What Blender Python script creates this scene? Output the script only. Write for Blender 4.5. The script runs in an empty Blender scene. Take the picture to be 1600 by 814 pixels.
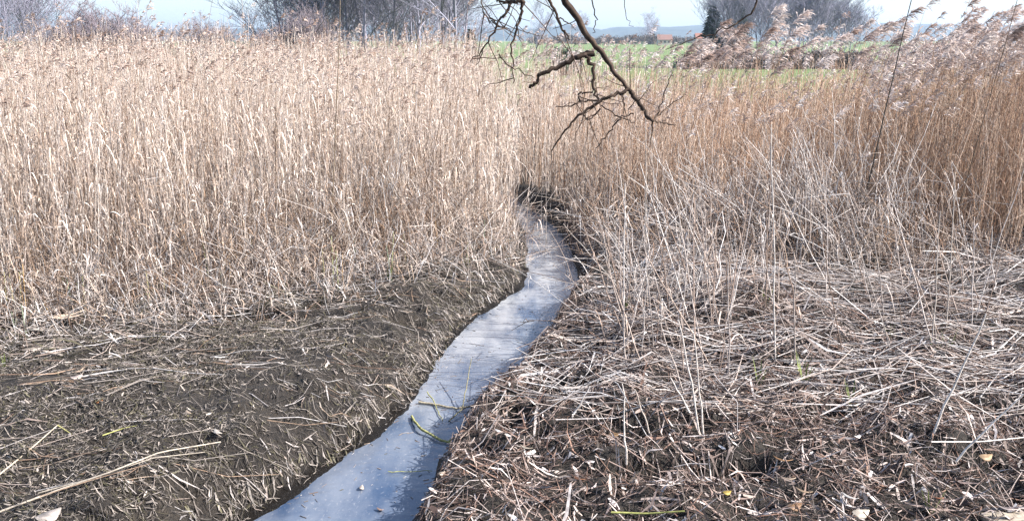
import bpy, math, random
import numpy as np

C = bpy.context.scene
COL = C.collection
R = math.radians

# ------------------------------------------------------------------ camera, sky, sun, exposure
CAM_H, PITCH, FPX = 2.4, 13.9, 1386.0            # eye height, tilt down, focal length in photo pixels (1600 wide)
cam = bpy.data.objects.new('camera', bpy.data.cameras.new('camera'))
COL.objects.link(cam)
cam.location = (0, 0, CAM_H)
cam.rotation_euler = (R(90 - PITCH), 0, 0)
cam.data.sensor_width = 36
cam.data.lens = FPX / 1600 * 36
cam.data.clip_start = 0.05
cam.data.clip_end = 20000
C.camera = cam

SUN_AZ, SUN_EL = 100.0, 39.0                      # clockwise from the viewing direction
w = bpy.data.worlds.new('World'); C.world = w; w.use_nodes = True
nt = w.node_tree
bg = nt.nodes['Background']
sky = nt.nodes.new('ShaderNodeTexSky'); sky.sky_type = 'NISHITA'
sky.sun_disc = False
sky.sun_elevation = R(SUN_EL); sky.sun_rotation = R(SUN_AZ)
sky.altitude = 400; sky.air_density = 1.0; sky.dust_density = 3.0; sky.ozone_density = 1.5
nt.links.new(sky.outputs[0], bg.inputs[0])
bg.inputs[1].default_value = 0.125
sun = bpy.data.objects.new('sun', bpy.data.lights.new('sun', 'SUN'))
COL.objects.link(sun)
sun.data.energy = 5.0; sun.data.angle = R(0.5); sun.data.color = (1.0, 0.965, 0.92)
sun.rotation_euler = (R(90 - SUN_EL), 0, math.pi - R(SUN_AZ))
C.view_settings.view_transform = 'Standard'
C.view_settings.look = 'None'
C.view_settings.gamma = 1
C.view_settings.use_curve_mapping = False
C.view_settings.exposure = 1.5
C.cycles.use_denoising = True
C.cycles.max_bounces = 6
C.cycles.transparent_max_bounces = 8
C.cycles.volume_bounces = 0

rng = np.random.default_rng(7)
random.seed(7)

# ------------------------------------------------------------------ helpers
cp, sp = math.cos(R(PITCH)), math.sin(R(PITCH))
def ray(px, py):
    x = (px - 800) / FPX; u = -(py - 407) / FPX
    return np.array([x, cp + u * sp, -sp + u * cp])
def on_plane(px, py, z=0.0):
    d = ray(px, py); t = (z - CAM_H) / d[2]
    return np.array([d[0] * t, d[1] * t, z])
def at_depth(px, py, Y):
    d = ray(px, py); t = Y / d[1]
    return np.array([d[0] * t, Y, CAM_H + d[2] * t])

def vnoise(x, y, seed=0):
    xi = np.floor(x).astype(np.int64); yi = np.floor(y).astype(np.int64)
    fx = x - xi; fy = y - yi
    fx = fx * fx * (3 - 2 * fx); fy = fy * fy * (3 - 2 * fy)
    def h(a, b):
        n = (a * 374761393 + b * 668265263 + seed * 1274126177) & 0xFFFFFFFF
        n = ((n ^ (n >> 13)) * 1274126177) & 0xFFFFFFFF
        return ((n ^ (n >> 16)) & 0xFFFF) / 65535.0
    a = h(xi, yi) * (1 - fx) + h(xi + 1, yi) * fx
    b = h(xi, yi + 1) * (1 - fx) + h(xi + 1, yi + 1) * fx
    return a * (1 - fy) + b * fy
def fbm(x, y, o=4, seed=0):
    s = 0; a = 0.5
    for k in range(o):
        s = s + a * (vnoise(x * 2 ** k, y * 2 ** k, seed + k) - 0.5); a *= 0.5
    return s

class Acc:
    """collects tubes and ribbons as arrays, builds ONE mesh"""
    def __init__(s): s.v = []; s.f = []; s.c = []; s.n = 0; s.t = []
    def _add(s, V, F, c):
        s.v.append(V); s.f.append(F + s.n); s.c.append(c); s.n += len(V)
    def tubes(s, P, rad, col, sides=3):
        P = np.asarray(P, float)
        if P.ndim == 2: P = P[None]
        N, K, _ = P.shape
        rad = np.broadcast_to(np.asarray(rad, float), (N, K))
        T = np.gradient(P, axis=1); T /= np.linalg.norm(T, axis=2, keepdims=True) + 1e-9
        m = P[:, -1] - P[:, 0]
        ref = np.where((np.abs(m[:, 2]) > 0.8 * np.linalg.norm(m, axis=1))[:, None], np.array([[1.0, 0.13, 0]]), np.array([[0.05, 0.1, 1.0]]))
        U = np.cross(T, ref[:, None, :]); U /= np.linalg.norm(U, axis=2, keepdims=True) + 1e-9
        W = np.cross(T, U)
        a = np.arange(sides) * 2 * math.pi / sides
        V = P[:, :, None, :] + rad[:, :, None, None] * (U[:, :, None, :] * np.cos(a)[None, None, :, None] + W[:, :, None, :] * np.sin(a)[None, None, :, None])
        idx = np.arange(N * K * sides).reshape(N, K, sides)
        nx = np.roll(idx, -1, axis=2)
        F = np.stack([idx[:, :-1], nx[:, :-1], nx[:, 1:], idx[:, 1:]], -1).reshape(-1, 4)
        col = np.broadcast_to(np.asarray(col, float), (N, 3))
        s._add(V.reshape(-1, 3), F, np.repeat(col, K * sides, axis=0))
        return s
    def ribbons(s, P, W, col):
        P = np.asarray(P, float); W = np.asarray(W, float)
        if P.ndim == 2: P = P[None]; W = W[None]
        N, K, _ = P.shape
        V = np.stack([P - W, P + W], 2)
        idx = np.arange(N * K * 2).reshape(N, K, 2)
        F = np.stack([idx[:, :-1, 0], idx[:, :-1, 1], idx[:, 1:, 1], idx[:, 1:, 0]], -1).reshape(-1, 4)
        col = np.broadcast_to(np.asarray(col, float), (N, 3))
        s._add(V.reshape(-1, 3), F, np.repeat(col, K * 2, axis=0))
        return s
    def raw(s, V, F, col):
        V = np.asarray(V, float); F = np.asarray(F, int)
        s._add(V, F, np.broadcast_to(np.asarray(col, float), (len(V), 3)))
        return s
    def mesh(s, name, mat, smooth=True, origin=None):
        V = np.concatenate(s.v); F = np.concatenate(s.f); c = np.concatenate(s.c)
        if origin is not None: V = V - np.asarray(origin)
        m = bpy.data.meshes.new(name)
        m.vertices.add(len(V)); m.vertices.foreach_set('co', V.astype(np.float32).ravel())
        m.loops.add(F.size); m.loops.foreach_set('vertex_index', F.astype(np.int32).ravel())
        m.polygons.add(len(F))
        m.polygons.foreach_set('loop_start', np.arange(0, F.size, F.shape[1], dtype=np.int32))
        m.polygons.foreach_set('loop_total', np.full(len(F), F.shape[1], dtype=np.int32))
        m.polygons.foreach_set('use_smooth', np.full(len(F), smooth))
        at = m.attributes.new('col', 'FLOAT_COLOR', 'POINT')
        at.data.foreach_set('color', np.concatenate([c, np.ones((len(c), 1))], 1).astype(np.float32).ravel())
        m.update(calc_edges=True); m.validate()
        m.materials.append(mat)
        return m
    def build(s, name, mat, parent=None, origin=None, smooth=True):
        o = bpy.data.objects.new(name, s.mesh(name, mat, smooth, origin))
        COL.objects.link(o)
        if parent is not None: o.parent = parent
        elif origin is not None: o.location = tuple(origin)
        return o

def tag(o, label=None, cat=None, group=None, kind=None):
    if label: o['label'] = label
    if cat: o['category'] = cat
    if group: o['group'] = group
    if kind: o['kind'] = kind
    return o
def empty(name, loc, label, cat, group=None):
    o = bpy.data.objects.new(name, None); COL.objects.link(o); o.location = tuple(loc)
    return tag(o, label, cat, group)
def copy_tree(o, parent=None):
    c = o.copy(); COL.objects.link(c); c.parent = parent
    for ch in list(o.children): copy_tree(ch, c)
    return c

# ------------------------------------------------------------------ materials
def attr_mat(name, rough=0.65, spec=0.25, translucent=0.0, noise_scale=40, noise_amt=0.35, gain=0.74):
    m = bpy.data.materials.new(name); m.use_nodes = True
    t = m.node_tree; n = t.nodes; L = t.links.new
    b = n['Principled BSDF']
    a = n.new('ShaderNodeAttribute'); a.attribute_name = 'col'
    co = n.new('ShaderNodeTexCoord')
    nz = n.new('ShaderNodeTexNoise'); nz.inputs['Scale'].default_value = noise_scale; nz.inputs['Detail'].default_value = 2
    L(co.outputs['Object'], nz.inputs['Vector'])
    mr = n.new('ShaderNodeMapRange'); mr.inputs[1].default_value = 0.3; mr.inputs[2].default_value = 0.7
    mr.inputs[3].default_value = gain * (1 - noise_amt); mr.inputs[4].default_value = gain * (1 + noise_amt)
    L(nz.outputs[0], mr.inputs[0])
    mx = n.new('ShaderNodeVectorMath'); mx.operation = 'SCALE'
    L(a.outputs['Color'], mx.inputs[0]); L(mr.outputs[0], mx.inputs['Scale'])
    L(mx.outputs[0], b.inputs['Base Color'])
    b.inputs['Roughness'].default_value = rough
    b.inputs['Specular IOR Level'].default_value = spec
    if translucent:
        tr = n.new('ShaderNodeBsdfTranslucent'); L(mx.outputs[0], tr.inputs[0])
        ms = n.new('ShaderNodeMixShader'); ms.inputs[0].default_value = translucent
        L(b.outputs[0], ms.inputs[1]); L(tr.outputs[0], ms.inputs[2])
        L(ms.outputs[0], n['Material Output'].inputs['Surface'])
    return m
M_REED = attr_mat('dry_reed', 0.6, 0.3, 0.18, gain=.86)
M_PLUME = attr_mat('reed_plume', 0.9, 0.1, 0.4, gain=.9)
M_LITTER = attr_mat('reed_litter', 0.6, 0.3, 0.0)
M_BARK = attr_mat('bark', 0.85, 0.15, 0.0, 60, 0.5)
M_LEAF = attr_mat('leaf', 0.55, 0.3, 0.25)
M_NEEDLE = attr_mat('needles', 0.7, 0.2, 0.1)
M_PAINT = attr_mat('house_paint', 0.7, 0.2, 0, 0.4, 0.08)

def ramp(n, stops):
    r = n.new('ShaderNodeValToRGB'); e = r.color_ramp.elements
    while len(e) < len(stops): e.new(0.5)
    for k, (p, c) in enumerate(stops): e[k].position = p; e[k].color = (*c, 1)
    return r
def ground_mat():
    m = bpy.data.materials.new('mud_and_field'); m.use_nodes = True
    t = m.node_tree; n = t.nodes; L = t.links.new; b = n['Principled BSDF']
    co = n.new('ShaderNodeTexCoord')
    n1 = n.new('ShaderNodeTexNoise'); n1.inputs['Scale'].default_value = 3.0; n1.inputs['Detail'].default_value = 8; n1.inputs['Roughness'].default_value = 0.7
    n2 = n.new('ShaderNodeTexNoise'); n2.inputs['Scale'].default_value = 38; n2.inputs['Detail'].default_value = 5; n2.inputs['Roughness'].default_value = 0.75
    L(co.outputs['Object'], n1.inputs['Vector']); L(co.outputs['Object'], n2.inputs['Vector'])
    r1 = ramp(n, [(0.3, (0.013, 0.0098, 0.0078)), (0.5, (0.033, 0.0255, 0.020)), (0.62, (0.040, 0.031, 0.022)), (0.75, (0.068, 0.056, 0.048))])
    L(n1.outputs[0], r1.inputs[0])
    r2 = ramp(n, [(0.3, (0.35, 0.35, 0.35)), (0.55, (1, 1, 1)), (0.72, (1.9, 1.8, 1.7))])
    L(n2.outputs[0], r2.inputs[0])
    mul = n.new('ShaderNodeMix'); mul.data_type = 'RGBA'; mul.blend_type = 'MULTIPLY'; mul.inputs[0].default_value = 1
    L(r1.outputs[0], mul.inputs[6]); L(r2.outputs[0], mul.inputs[7])
    # green meadow further off
    n3 = n.new('ShaderNodeTexNoise'); n3.inputs['Scale'].default_value = 0.12; n3.inputs['Detail'].default_value = 8
    L(co.outputs['Object'], n3.inputs['Vector'])
    r3 = ramp(n, [(0.35, (0.075, 0.115, 0.028)), (0.55, (0.105, 0.15, 0.037)), (0.7, (0.17, 0.165, 0.075))])
    L(n3.outputs[0], r3.inputs[0])
    sx = n.new('ShaderNodeSeparateXYZ'); L(co.outputs['Object'], sx.inputs[0])
    ad = n.new('ShaderNodeMath'); ad.operation = 'MULTIPLY_ADD'; L(n3.outputs[0], ad.inputs[0]); ad.inputs[1].default_value = 14; L(sx.outputs[1], ad.inputs[2])
    mr = n.new('ShaderNodeMapRange'); mr.inputs[1].default_value = 40; mr.inputs[2].default_value = 46
    L(ad.outputs[0], mr.inputs[0])
    mix = n.new('ShaderNodeMix'); mix.data_type = 'RGBA'
    L(mr.outputs[0], mix.inputs[0]); L(mul.outputs[2], mix.inputs[6]); L(r3.outputs[0], mix.inputs[7])
    L(mix.outputs[2], b.inputs['Base Color'])
    b.inputs['Specular IOR Level'].default_value = 0.4
    # mud soaked by the stream is darker and shinier up to a ragged line a hand above the water
    wt = n.new('ShaderNodeMath'); wt.operation = 'MULTIPLY_ADD'; L(n1.outputs[0], wt.inputs[0]); wt.inputs[1].default_value = -0.18; L(sx.outputs[2], wt.inputs[2])
    wm = n.new('ShaderNodeMapRange'); wm.inputs[1].default_value = -0.20; wm.inputs[2].default_value = -0.28; L(wt.outputs[0], wm.inputs[0])
    wn = n.new('ShaderNodeMapRange'); wn.inputs[1].default_value = 30; wn.inputs[2].default_value = 36; wn.inputs[3].default_value = 1; wn.inputs[4].default_value = 0; L(sx.outputs[1], wn.inputs[0])
    ww = n.new('ShaderNodeMath'); ww.operation = 'MULTIPLY'; L(wm.outputs[0], ww.inputs[0]); L(wn.outputs[0], ww.inputs[1])
    wc = n.new('ShaderNodeMix'); wc.data_type = 'RGBA'; wc.inputs[7].default_value = (0.012, 0.0095, 0.0075, 1); L(ww.outputs[0], wc.inputs[0]); L(mix.outputs[2], wc.inputs[6]); L(wc.outputs[2], b.inputs['Base Color'])
    wr = n.new('ShaderNodeMapRange'); wr.inputs[3].default_value = 0.8; wr.inputs[4].default_value = 0.33; L(ww.outputs[0], wr.inputs[0]); L(wr.outputs[0], b.inputs['Roughness'])
    bp = n.new('ShaderNodeBump'); bp.inputs['Strength'].default_value = 1.0; bp.inputs['Distance'].default_value = 0.06
    L(n2.outputs[0], bp.inputs['Height']); L(bp.outputs[0], b.inputs['Normal'])
    return m
def water_mat():
    m = bpy.data.materials.new('murky_water'); m.use_nodes = True
    t = m.node_tree; n = t.nodes; L = t.links.new; b = n['Principled BSDF']
    co = n.new('ShaderNodeTexCoord')
    n1 = n.new('ShaderNodeTexNoise'); n1.inputs['Scale'].default_value = 1.3; n1.inputs['Detail'].default_value = 4; n1.inputs['Roughness'].default_value = 0.5
    mp = n.new('ShaderNodeMapping'); mp.inputs['Scale'].default_value = (1.0, 0.45, 1); mp.inputs['Rotation'].default_value = (0, 0, R(-15))
    L(co.outputs['Object'], mp.inputs[0]); L(mp.outputs[0], n1.inputs['Vector'])
    r1 = ramp(n, [(0.3, (0.024, 0.044, 0.088)), (0.5, (0.046, 0.068, 0.11)), (0.72, (0.11, 0.12, 0.132))])  # blue of the reflected sky is painted into the water's base colour
    L(n1.outputs[0], r1.inputs[0])
    # floating scum and silt specks
    n2 = n.new('ShaderNodeTexNoise'); n2.inputs['Scale'].default_value = 60; n2.inputs['Detail'].default_value = 3
    L(mp.outputs[0], n2.inputs['Vector'])
    r2 = ramp(n, [(0.6, (0, 0, 0)), (0.72, (1, 1, 1))]); L(n2.outputs[0], r2.inputs[0])
    mix = n.new('ShaderNodeMix'); mix.data_type = 'RGBA'; mix.inputs[7].default_value = (0.40, 0.38, 0.36, 1)
    ml = n.new('ShaderNodeMath'); ml.operation = 'MULTIPLY'; L(r2.outputs[0], ml.inputs[0])
    # a film of silt and froth lies on the slack upper stretch and thins out downstream
    sy = n.new('ShaderNodeSeparateXYZ'); L(co.outputs['Object'], sy.inputs[0])
    na = n.new('ShaderNodeMath'); na.operation = 'MULTIPLY_ADD'; L(n1.outputs[0], na.inputs[0]); na.inputs[1].default_value = 5.0; L(sy.outputs[1], na.inputs[2])
    fm = n.new('ShaderNodeMapRange'); fm.inputs[1].default_value = 8.0; fm.inputs[2].default_value = 12.5; fm.inputs[3].default_value = 0.26; fm.inputs[4].default_value = 0.9; L(na.outputs[0], fm.inputs[0])
    nf = n.new('ShaderNodeTexNoise'); nf.inputs['Scale'].default_value = 3.2; nf.inputs['Detail'].default_value = 6; nf.inputs['Roughness'].default_value = 0.6; L(mp.outputs[0], nf.inputs['Vector'])
    rf = n.new('ShaderNodeMapRange'); rf.inputs[1].default_value = 0.36; rf.inputs[2].default_value = 0.62; L(nf.outputs[0], rf.inputs[0])
    mf = n.new('ShaderNodeMath'); mf.operation = 'MULTIPLY'; L(fm.outputs[0], mf.inputs[0]); L(rf.outputs[0], mf.inputs[1])
    film = n.new('ShaderNodeMix'); film.data_type = 'RGBA'; film.inputs[7].default_value = (0.37, 0.37, 0.37, 1); L(mf.outputs[0], film.inputs[0]); L(r1.outputs[0], film.inputs[6])
    ml.inputs[1].default_value = 0.22
    L(ml.outputs[0], mix.inputs[0]); L(film.outputs[2], mix.inputs[6]); L(mix.outputs[2], b.inputs['Base Color'])
    rr = n.new('ShaderNodeMapRange'); rr.inputs[1].default_value = 0.35; rr.inputs[2].default_value = 0.65; rr.inputs[3].default_value = 0.03; rr.inputs[4].default_value = 0.12
    L(n1.outputs[0], rr.inputs[0]); L(rr.outputs[0], b.inputs['Roughness'])
    b.inputs['IOR'].default_value = 1.33
    b.inputs['Specular IOR Level'].default_value = 0.9
    wv = n.new('ShaderNodeTexNoise'); wv.inputs['Scale'].default_value = 11; wv.inputs['Detail'].default_value = 4
    mp2 = n.new('ShaderNodeMapping'); mp2.inputs['Scale'].default_value = (0.9, 2.2, 1)
    L(co.outputs['Object'], mp2.inputs[0]); L(mp2.outputs[0], wv.inputs['Vector'])
    bp = n.new('ShaderNodeBump'); bp.inputs['Strength'].default_value = 0.18; bp.inputs['Distance'].default_value = 0.02
    L(wv.outputs[0], bp.inputs['Height']); L(bp.outputs[0], b.inputs['Normal'])
    return m

# ------------------------------------------------------------------ terrain
WZ = -0.22
LE = [(395, 814), (500, 745), (590, 680), (645, 630), (690, 560), (722, 515), (770, 480), (812, 452), (824, 415), (822, 380), (814, 343)]
RE = [(655, 814), (685, 740), (712, 692), (765, 628), (835, 565), (852, 530), (880, 490), (905, 455), (905, 428), (890, 390), (866, 352)]
lp = np.array([on_plane(a, b, WZ) for a, b in LE]); rp = np.array([on_plane(a, b, WZ) for a, b in RE])
ext_y = np.array([13.6, 15, 17, 20, 26, 34, 39])
ext_l = np.array([0.0, -0.5, -1.1, -0.9, 0.2, -0.5, -0.4]); ext_r = np.array([0.38, 0.05, -0.55, -0.3, 0.7, 0.0, -0.2])
def curve(p, ey, ex):
    y0, x0 = p[0, 1], p[0, 0]; sl = (p[1, 0] - x0) / (p[1, 1] - y0)
    ys = np.concatenate([[-30, y0 - 2], p[:, 1], ey]); xs = np.concatenate([[x0 - sl * 2 - 3, x0 - sl * 2], p[:, 0], ex])
    return ys, xs
LY, LX = curve(lp, ext_y, ext_l); RY, RX = curve(rp, ext_y, ext_r)
def xl(y): return np.interp(y, LY, LX)
def xr(y): return np.interp(y, RY, RX)
def smooth(t): t = np.clip(t, 0, 1); return t * t * (3 - 2 * t)
HOLES = [(*on_plane(a, b)[:2], c, d, e) for a, b, c, d, e in ((890, 612, .26, .14, .24), (1000, 690, .16, .10, .16), (985, 742, .24, .10, .20), (1130, 745, .26, .10, .20), (1540, 735, .22, .12, .20), (1290, 668, .2, .09, .14), (850, 690, .12, .08, .12), (1400, 615, .3, .09, .12),
         (390, 498, .75, .13, .16), (40, 524, .5, .14, .18), (200, 440, .5, .2, .15), (640, 500, .3, .09, .12), (700, 520, .12, .1, .1))]
def zg(x, y):
    x = np.asarray(x, float); y = np.asarray(y, float)
    near = 1 - smooth((y - 34) / 6)
    wob = 0.10 * fbm(x * 1.7 + 3, y * 1.7, 3, 11) + 0.09 * fbm(x * 6, y * 6, 3, 15)
    dl = (xl(y) - x) * 0.86 + wob; dr = (x - xr(y)) * 0.86 + wob
    zl = -0.22 + 0.13 * smooth(dl / 0.12) + 0.16 * smooth((dl - 0.04) / 0.5) - 0.07 * smooth((dl - 0.7) / 1.2)
    zr = -0.22 + 0.24 * smooth(dr / 0.14) + 0.02 * smooth((dr - 0.2) / 1.2)
    z = np.where(dl > dr, zl, zr)
    d = np.maximum(dl, dr)
    z = np.where(d < 0, -0.22 - 0.25 * smooth(-d / 0.25), z)
    out = smooth((d - 0.02) / 0.3)
    rough = np.where(dl > dr, 0.12, 0.30)
    bumps = rough * fbm(x * 1.6, y * 1.6, 3, 3) + np.where(dl > dr, 0.12, 0.22) * fbm(x * 5, y * 5, 4, 21)
    # mound of trampled reeds on the right bank
    z = z + out * (0.16 * np.exp(-(((x - 1.9) / 0.9) ** 2 + ((y - 7.6) / 1.5) ** 2)) + 0.12 * np.exp(-(((x + 3.0) / 1.8) ** 2 + ((y - 5.3) / 1.1) ** 2)))
    for hx_, hy_, rx_, ry_, dp_ in HOLES:
        z = z - out * dp_ * np.exp(-(((x - hx_) / rx_) ** 2 + ((y - hy_) / ry_) ** 2) ** 2)
    lumps = np.exp(-((d - 0.32) / 0.3) ** 2) * (0.26 * np.maximum(fbm(x * 3.2, y * 3.2, 2, 91), -0.1) + 0.14 * fbm(x * 9, y * 9, 2, 93))
    zn = z + bumps * out + lumps * smooth(d / 0.08)
    far = np.interp(y, [-50, 38, 150, 600, 5000], [0, 0, -1.9, 1.2, 1.5]) + 0.6 * fbm(x * 0.02, y * 0.02, 2, 5) * smooth((y - 45) / 60)
    return zn * near + far * (1 - near)

def axis(lo, hi, fine, growth, limit_lo, limit_hi, cap=220):
    a = list(np.arange(lo, hi, fine)); s = fine
    while a[-1] < limit_hi: s = min(s * growth, cap); a.append(a[-1] + s)
    s = fine; b = []; q = lo
    while q > limit_lo: s = min(s * growth, cap); q -= s; b.append(q)
    return np.array(b[::-1] + a)
GX = axis(-4.2, 4.6, 0.028, 1.10, -4200, 4200); GY = axis(3.6, 9.5, 0.028, 1.06, -30, 4200)
X, Y = np.meshgrid(GX, GY)
Z = zg(X, Y)
ny, nx = X.shape
ii = np.arange(nx * ny).reshape(ny, nx)
g = Acc(); g.raw(np.stack([X, Y, Z], -1).reshape(-1, 3), np.stack([ii[:-1, :-1], ii[:-1, 1:], ii[1:, 1:], ii[1:, :-1]], -1).reshape(-1, 4), (0.1, 0.08, 0.06))
tag(g.build('ground', ground_mat()), kind='structure')

ys = np.linspace(-6, 38, 300)
wa = Acc()
V = np.concatenate([np.stack([xl(ys) - 0.35, ys, np.full_like(ys, WZ + 0.0)], 1), np.stack([xr(ys) + 0.35, ys, np.full_like(ys, WZ + 0.0)], 1)])
k = np.arange(299)
wa.raw(V, np.stack([k, k + 300, k + 301, k + 1], 1), (0.1, 0.1, 0.1))
tag(wa.build('stream_water', water_mat()), kind='structure')

# distant wooded hills
h = Acc(); hx = np.linspace(-4000, 4000, 320); hyy = np.linspace(2300, 4100, 60)
HX, HY = np.meshgrid(hx, hyy)
pxx = 800 + HX / 2300 * FPX * 0.97
prof = np.interp(pxx, [-200, 200, 500, 800, 850, 905, 975, 1000, 1090, 1250, 1500, 1700], [40, 34, 46, 40, 36, 52, 30, 44, 42, 60, 54, 48])
HZ = 1.4 + prof * smooth((HY - 2300) / 600) * (1 - 0.5 * smooth((HY - 3300) / 800)) + 6 * fbm(HX * 0.02, HY * 0.02, 3, 2) * smooth((HY - 2300) / 300)
HZ = np.where(HY < 2310, -3, HZ)
ii = np.arange(HX.size).reshape(HX.shape)
h.raw(np.stack([HX, HY, HZ], -1).reshape(-1, 3), np.stack([ii[:-1, :-1], ii[:-1, 1:], ii[1:, 1:], ii[1:, :-1]], -1).reshape(-1, 4), (0.045, 0.055, 0.045))
tag(h.build('hills', attr_mat('wooded_hill', 0.9, 0.05, 0, 0.02, 0.5)), kind='structure')

# ------------------------------------------------------------------ reeds
PAL_L = np.array([[.66, .55, .475], [.60, .48, .405], [.73, .64, .575], [.46, .345, .265], [.28, .195, .145], [.69, .59, .505]])
PAL_R = np.array([[.45, .29, .195], [.37, .23, .155], [.52, .37, .27], [.25, .15, .10], [.60, .47, .38]])
PAL_W = np.array([[.52, .47, .445], [.44, .385, .355], [.60, .56, .54], [.32, .245, .205], [.46, .375, .325]])
PAL_D = np.array([[.20, .13, .09], [.28, .19, .13], [.14, .09, .065], [.36, .27, .2]])
PAL_P = np.array([[.64, .54, .49], [.54, .43, .38], [.72, .63, .585], [.42, .31, .26]])
def pick(pal, n, r=rng):
    c = pal[r.integers(0, len(pal), n)]
    return np.clip(c * r.uniform(0.8, 1.15, (n, 1)), 0, 0.85)

def stem_points(x, y, h, lx, ly, K, r=rng, kink=0.015):
    n = len(x); t = np.linspace(0, 1, K)[None, :]
    z0 = zg(x, y) - 0.03
    bend = r.uniform(1.0, 2.2, (n, 1))
    P = np.zeros((n, K, 3))
    P[..., 0] = x[:, None] + (lx * h)[:, None] * t ** bend + r.normal(0, 1, (n, K)) * kink * (t > 0) * h[:, None]
    P[..., 1] = y[:, None] + (ly * h)[:, None] * t ** bend + r.normal(0, 1, (n, K)) * kink * (t > 0) * h[:, None]
    ln = np.sqrt(np.clip(1 - np.clip(lx ** 2 + ly ** 2, 0, 0.95), 0.05, 1))
    P[..., 2] = z0[:, None] + (h * ln)[:, None] * t
    return P
def stem_at(P, t):
    n, K, _ = P.shape; f = t * (K - 1); i = np.clip(f.astype(int), 0, K - 2); u = (f - i)[:, None]
    a = np.arange(n); return P[a, i] * (1 - u) + P[a, i + 1] * u
def leaves(acc, P, per, L0, L1, wd, cols, tlo=0.05, thi=0.85, r=rng, wind=0.3):
    n = len(P); cnt = r.poisson(per, n); s = np.repeat(np.arange(n), cnt); m = len(s)
    if m == 0: return
    b = stem_at(P[s], r.uniform(tlo, thi, m)); L = r.uniform(L0, L1, m)
    ph = r.uniform(0, 2 * math.pi, m); dx = np.cos(ph) + wind; dy = np.sin(ph)
    q = np.linspace(0, 1, 4)[None, :]; up = r.uniform(0.3, 1.0, (m, 1)); dr = r.uniform(0.2, 1.9, (m, 1)); out = r.uniform(0.15, 0.6, (m, 1))
    Q = np.zeros((m, 4, 3))
    Q[..., 0] = b[:, :1] + dx[:, None] * L[:, None] * out * q; Q[..., 1] = b[:, 1:2] + dy[:, None] * L[:, None] * out * q
    Q[..., 2] = np.maximum(b[:, 2:] + L[:, None] * (up * q - dr * q * q), -0.15)
    a2 = r.uniform(0, 2 * math.pi, m)
    S = np.stack([-dy + 0.5 * np.cos(a2), dx + 0.5 * np.sin(a2), 0.6 * np.sin(a2 * 1.7)], 1); S /= np.linalg.norm(S, axis=1, keepdims=True)
    wq = np.array([0.7, 1.0, 0.75, 0.1])[None, :, None] * (np.asarray(wd) * r.uniform(0.6, 1.2, m))[:, None, None]
    acc.ribbons(Q, S[:, None, :] * wq, np.clip(cols[s] * r.uniform(0.75, 1.2, (m, 1)), 0, .85))
def plumes(acc, P, L, per, cols, wd=0.004, r=rng, wind=(0.9, -0.1)):
    """feathery drooping seed heads: a spray of fine branchlets on the last stretch of each stem"""
    n = len(P); s = np.repeat(np.arange(n), per); m = len(s)
    top = P[s, -1]; T = P[s, -1] - P[s, -2]; T /= np.linalg.norm(T, axis=1, keepdims=True)
    l = np.asarray(L)[s] if np.ndim(L) else np.full(m, L)
    u = r.uniform(0, 1, m)
    wv = np.array([wind[0], wind[1], 0.0])
    axis_dir = T * 0.75 + wv * 0.45; axis_dir /= np.linalg.norm(axis_dir, axis=1, keepdims=True)
    b = top + axis_dir * (l * u * 0.75)[:, None] - np.array([0, 0, 1]) * (l * 0.25 * u * u)[:, None]
    d = axis_dir * 0.8 + r.normal(0, 0.38, (m, 3)) + wv * 0.35; d /= np.linalg.norm(d, axis=1, keepdims=True)
    bl = l * r.uniform(0.22, 0.5, m) * (1.15 - 0.6 * u)
    q = np.linspace(0, 1, 4)[None, :, None]
    Q = b[:, None, :] + d[:, None, :] * bl[:, None, None] * q - np.array([0, 0, 1]) * (bl[:, None, None] * 0.45 * q * q)
    S = r.normal(0, 1, (m, 3)); S /= np.linalg.norm(S, axis=1, keepdims=True)
    wq = np.array([0.5, 1.0, 1.2, 0.3])[None, :, None] * (wd * r.uniform(0.6, 1.6, m))[:, None, None]
    acc.ribbons(Q, S[:, None, :] * wq, np.clip(cols[s] * r.uniform(0.8, 1.2, (m, 1)), 0, .85))

def pxof(x, y): return 800 + FPX * x / (y * cp + CAM_H * sp)       # column where a foot on the ground shows
# front edges of the two beds (distance at which standing reeds begin)
def edge_left(x): return np.interp(x, [-9, -4.4, -3.2, -2.2, -1.3, -0.7, -0.1, 0.3], [6.3, 7.0, 7.6, 8.4, 9.2, 9.8, 10.5, 11.3])
def edge_right(x): return np.interp(x, [0.3, 0.9, 1.5, 2.2, 3.0, 4.5, 6.0, 9.0], [12.9, 12.4, 11.0, 10.3, 10.0, 9.7, 9.3, 9.0])

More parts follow.
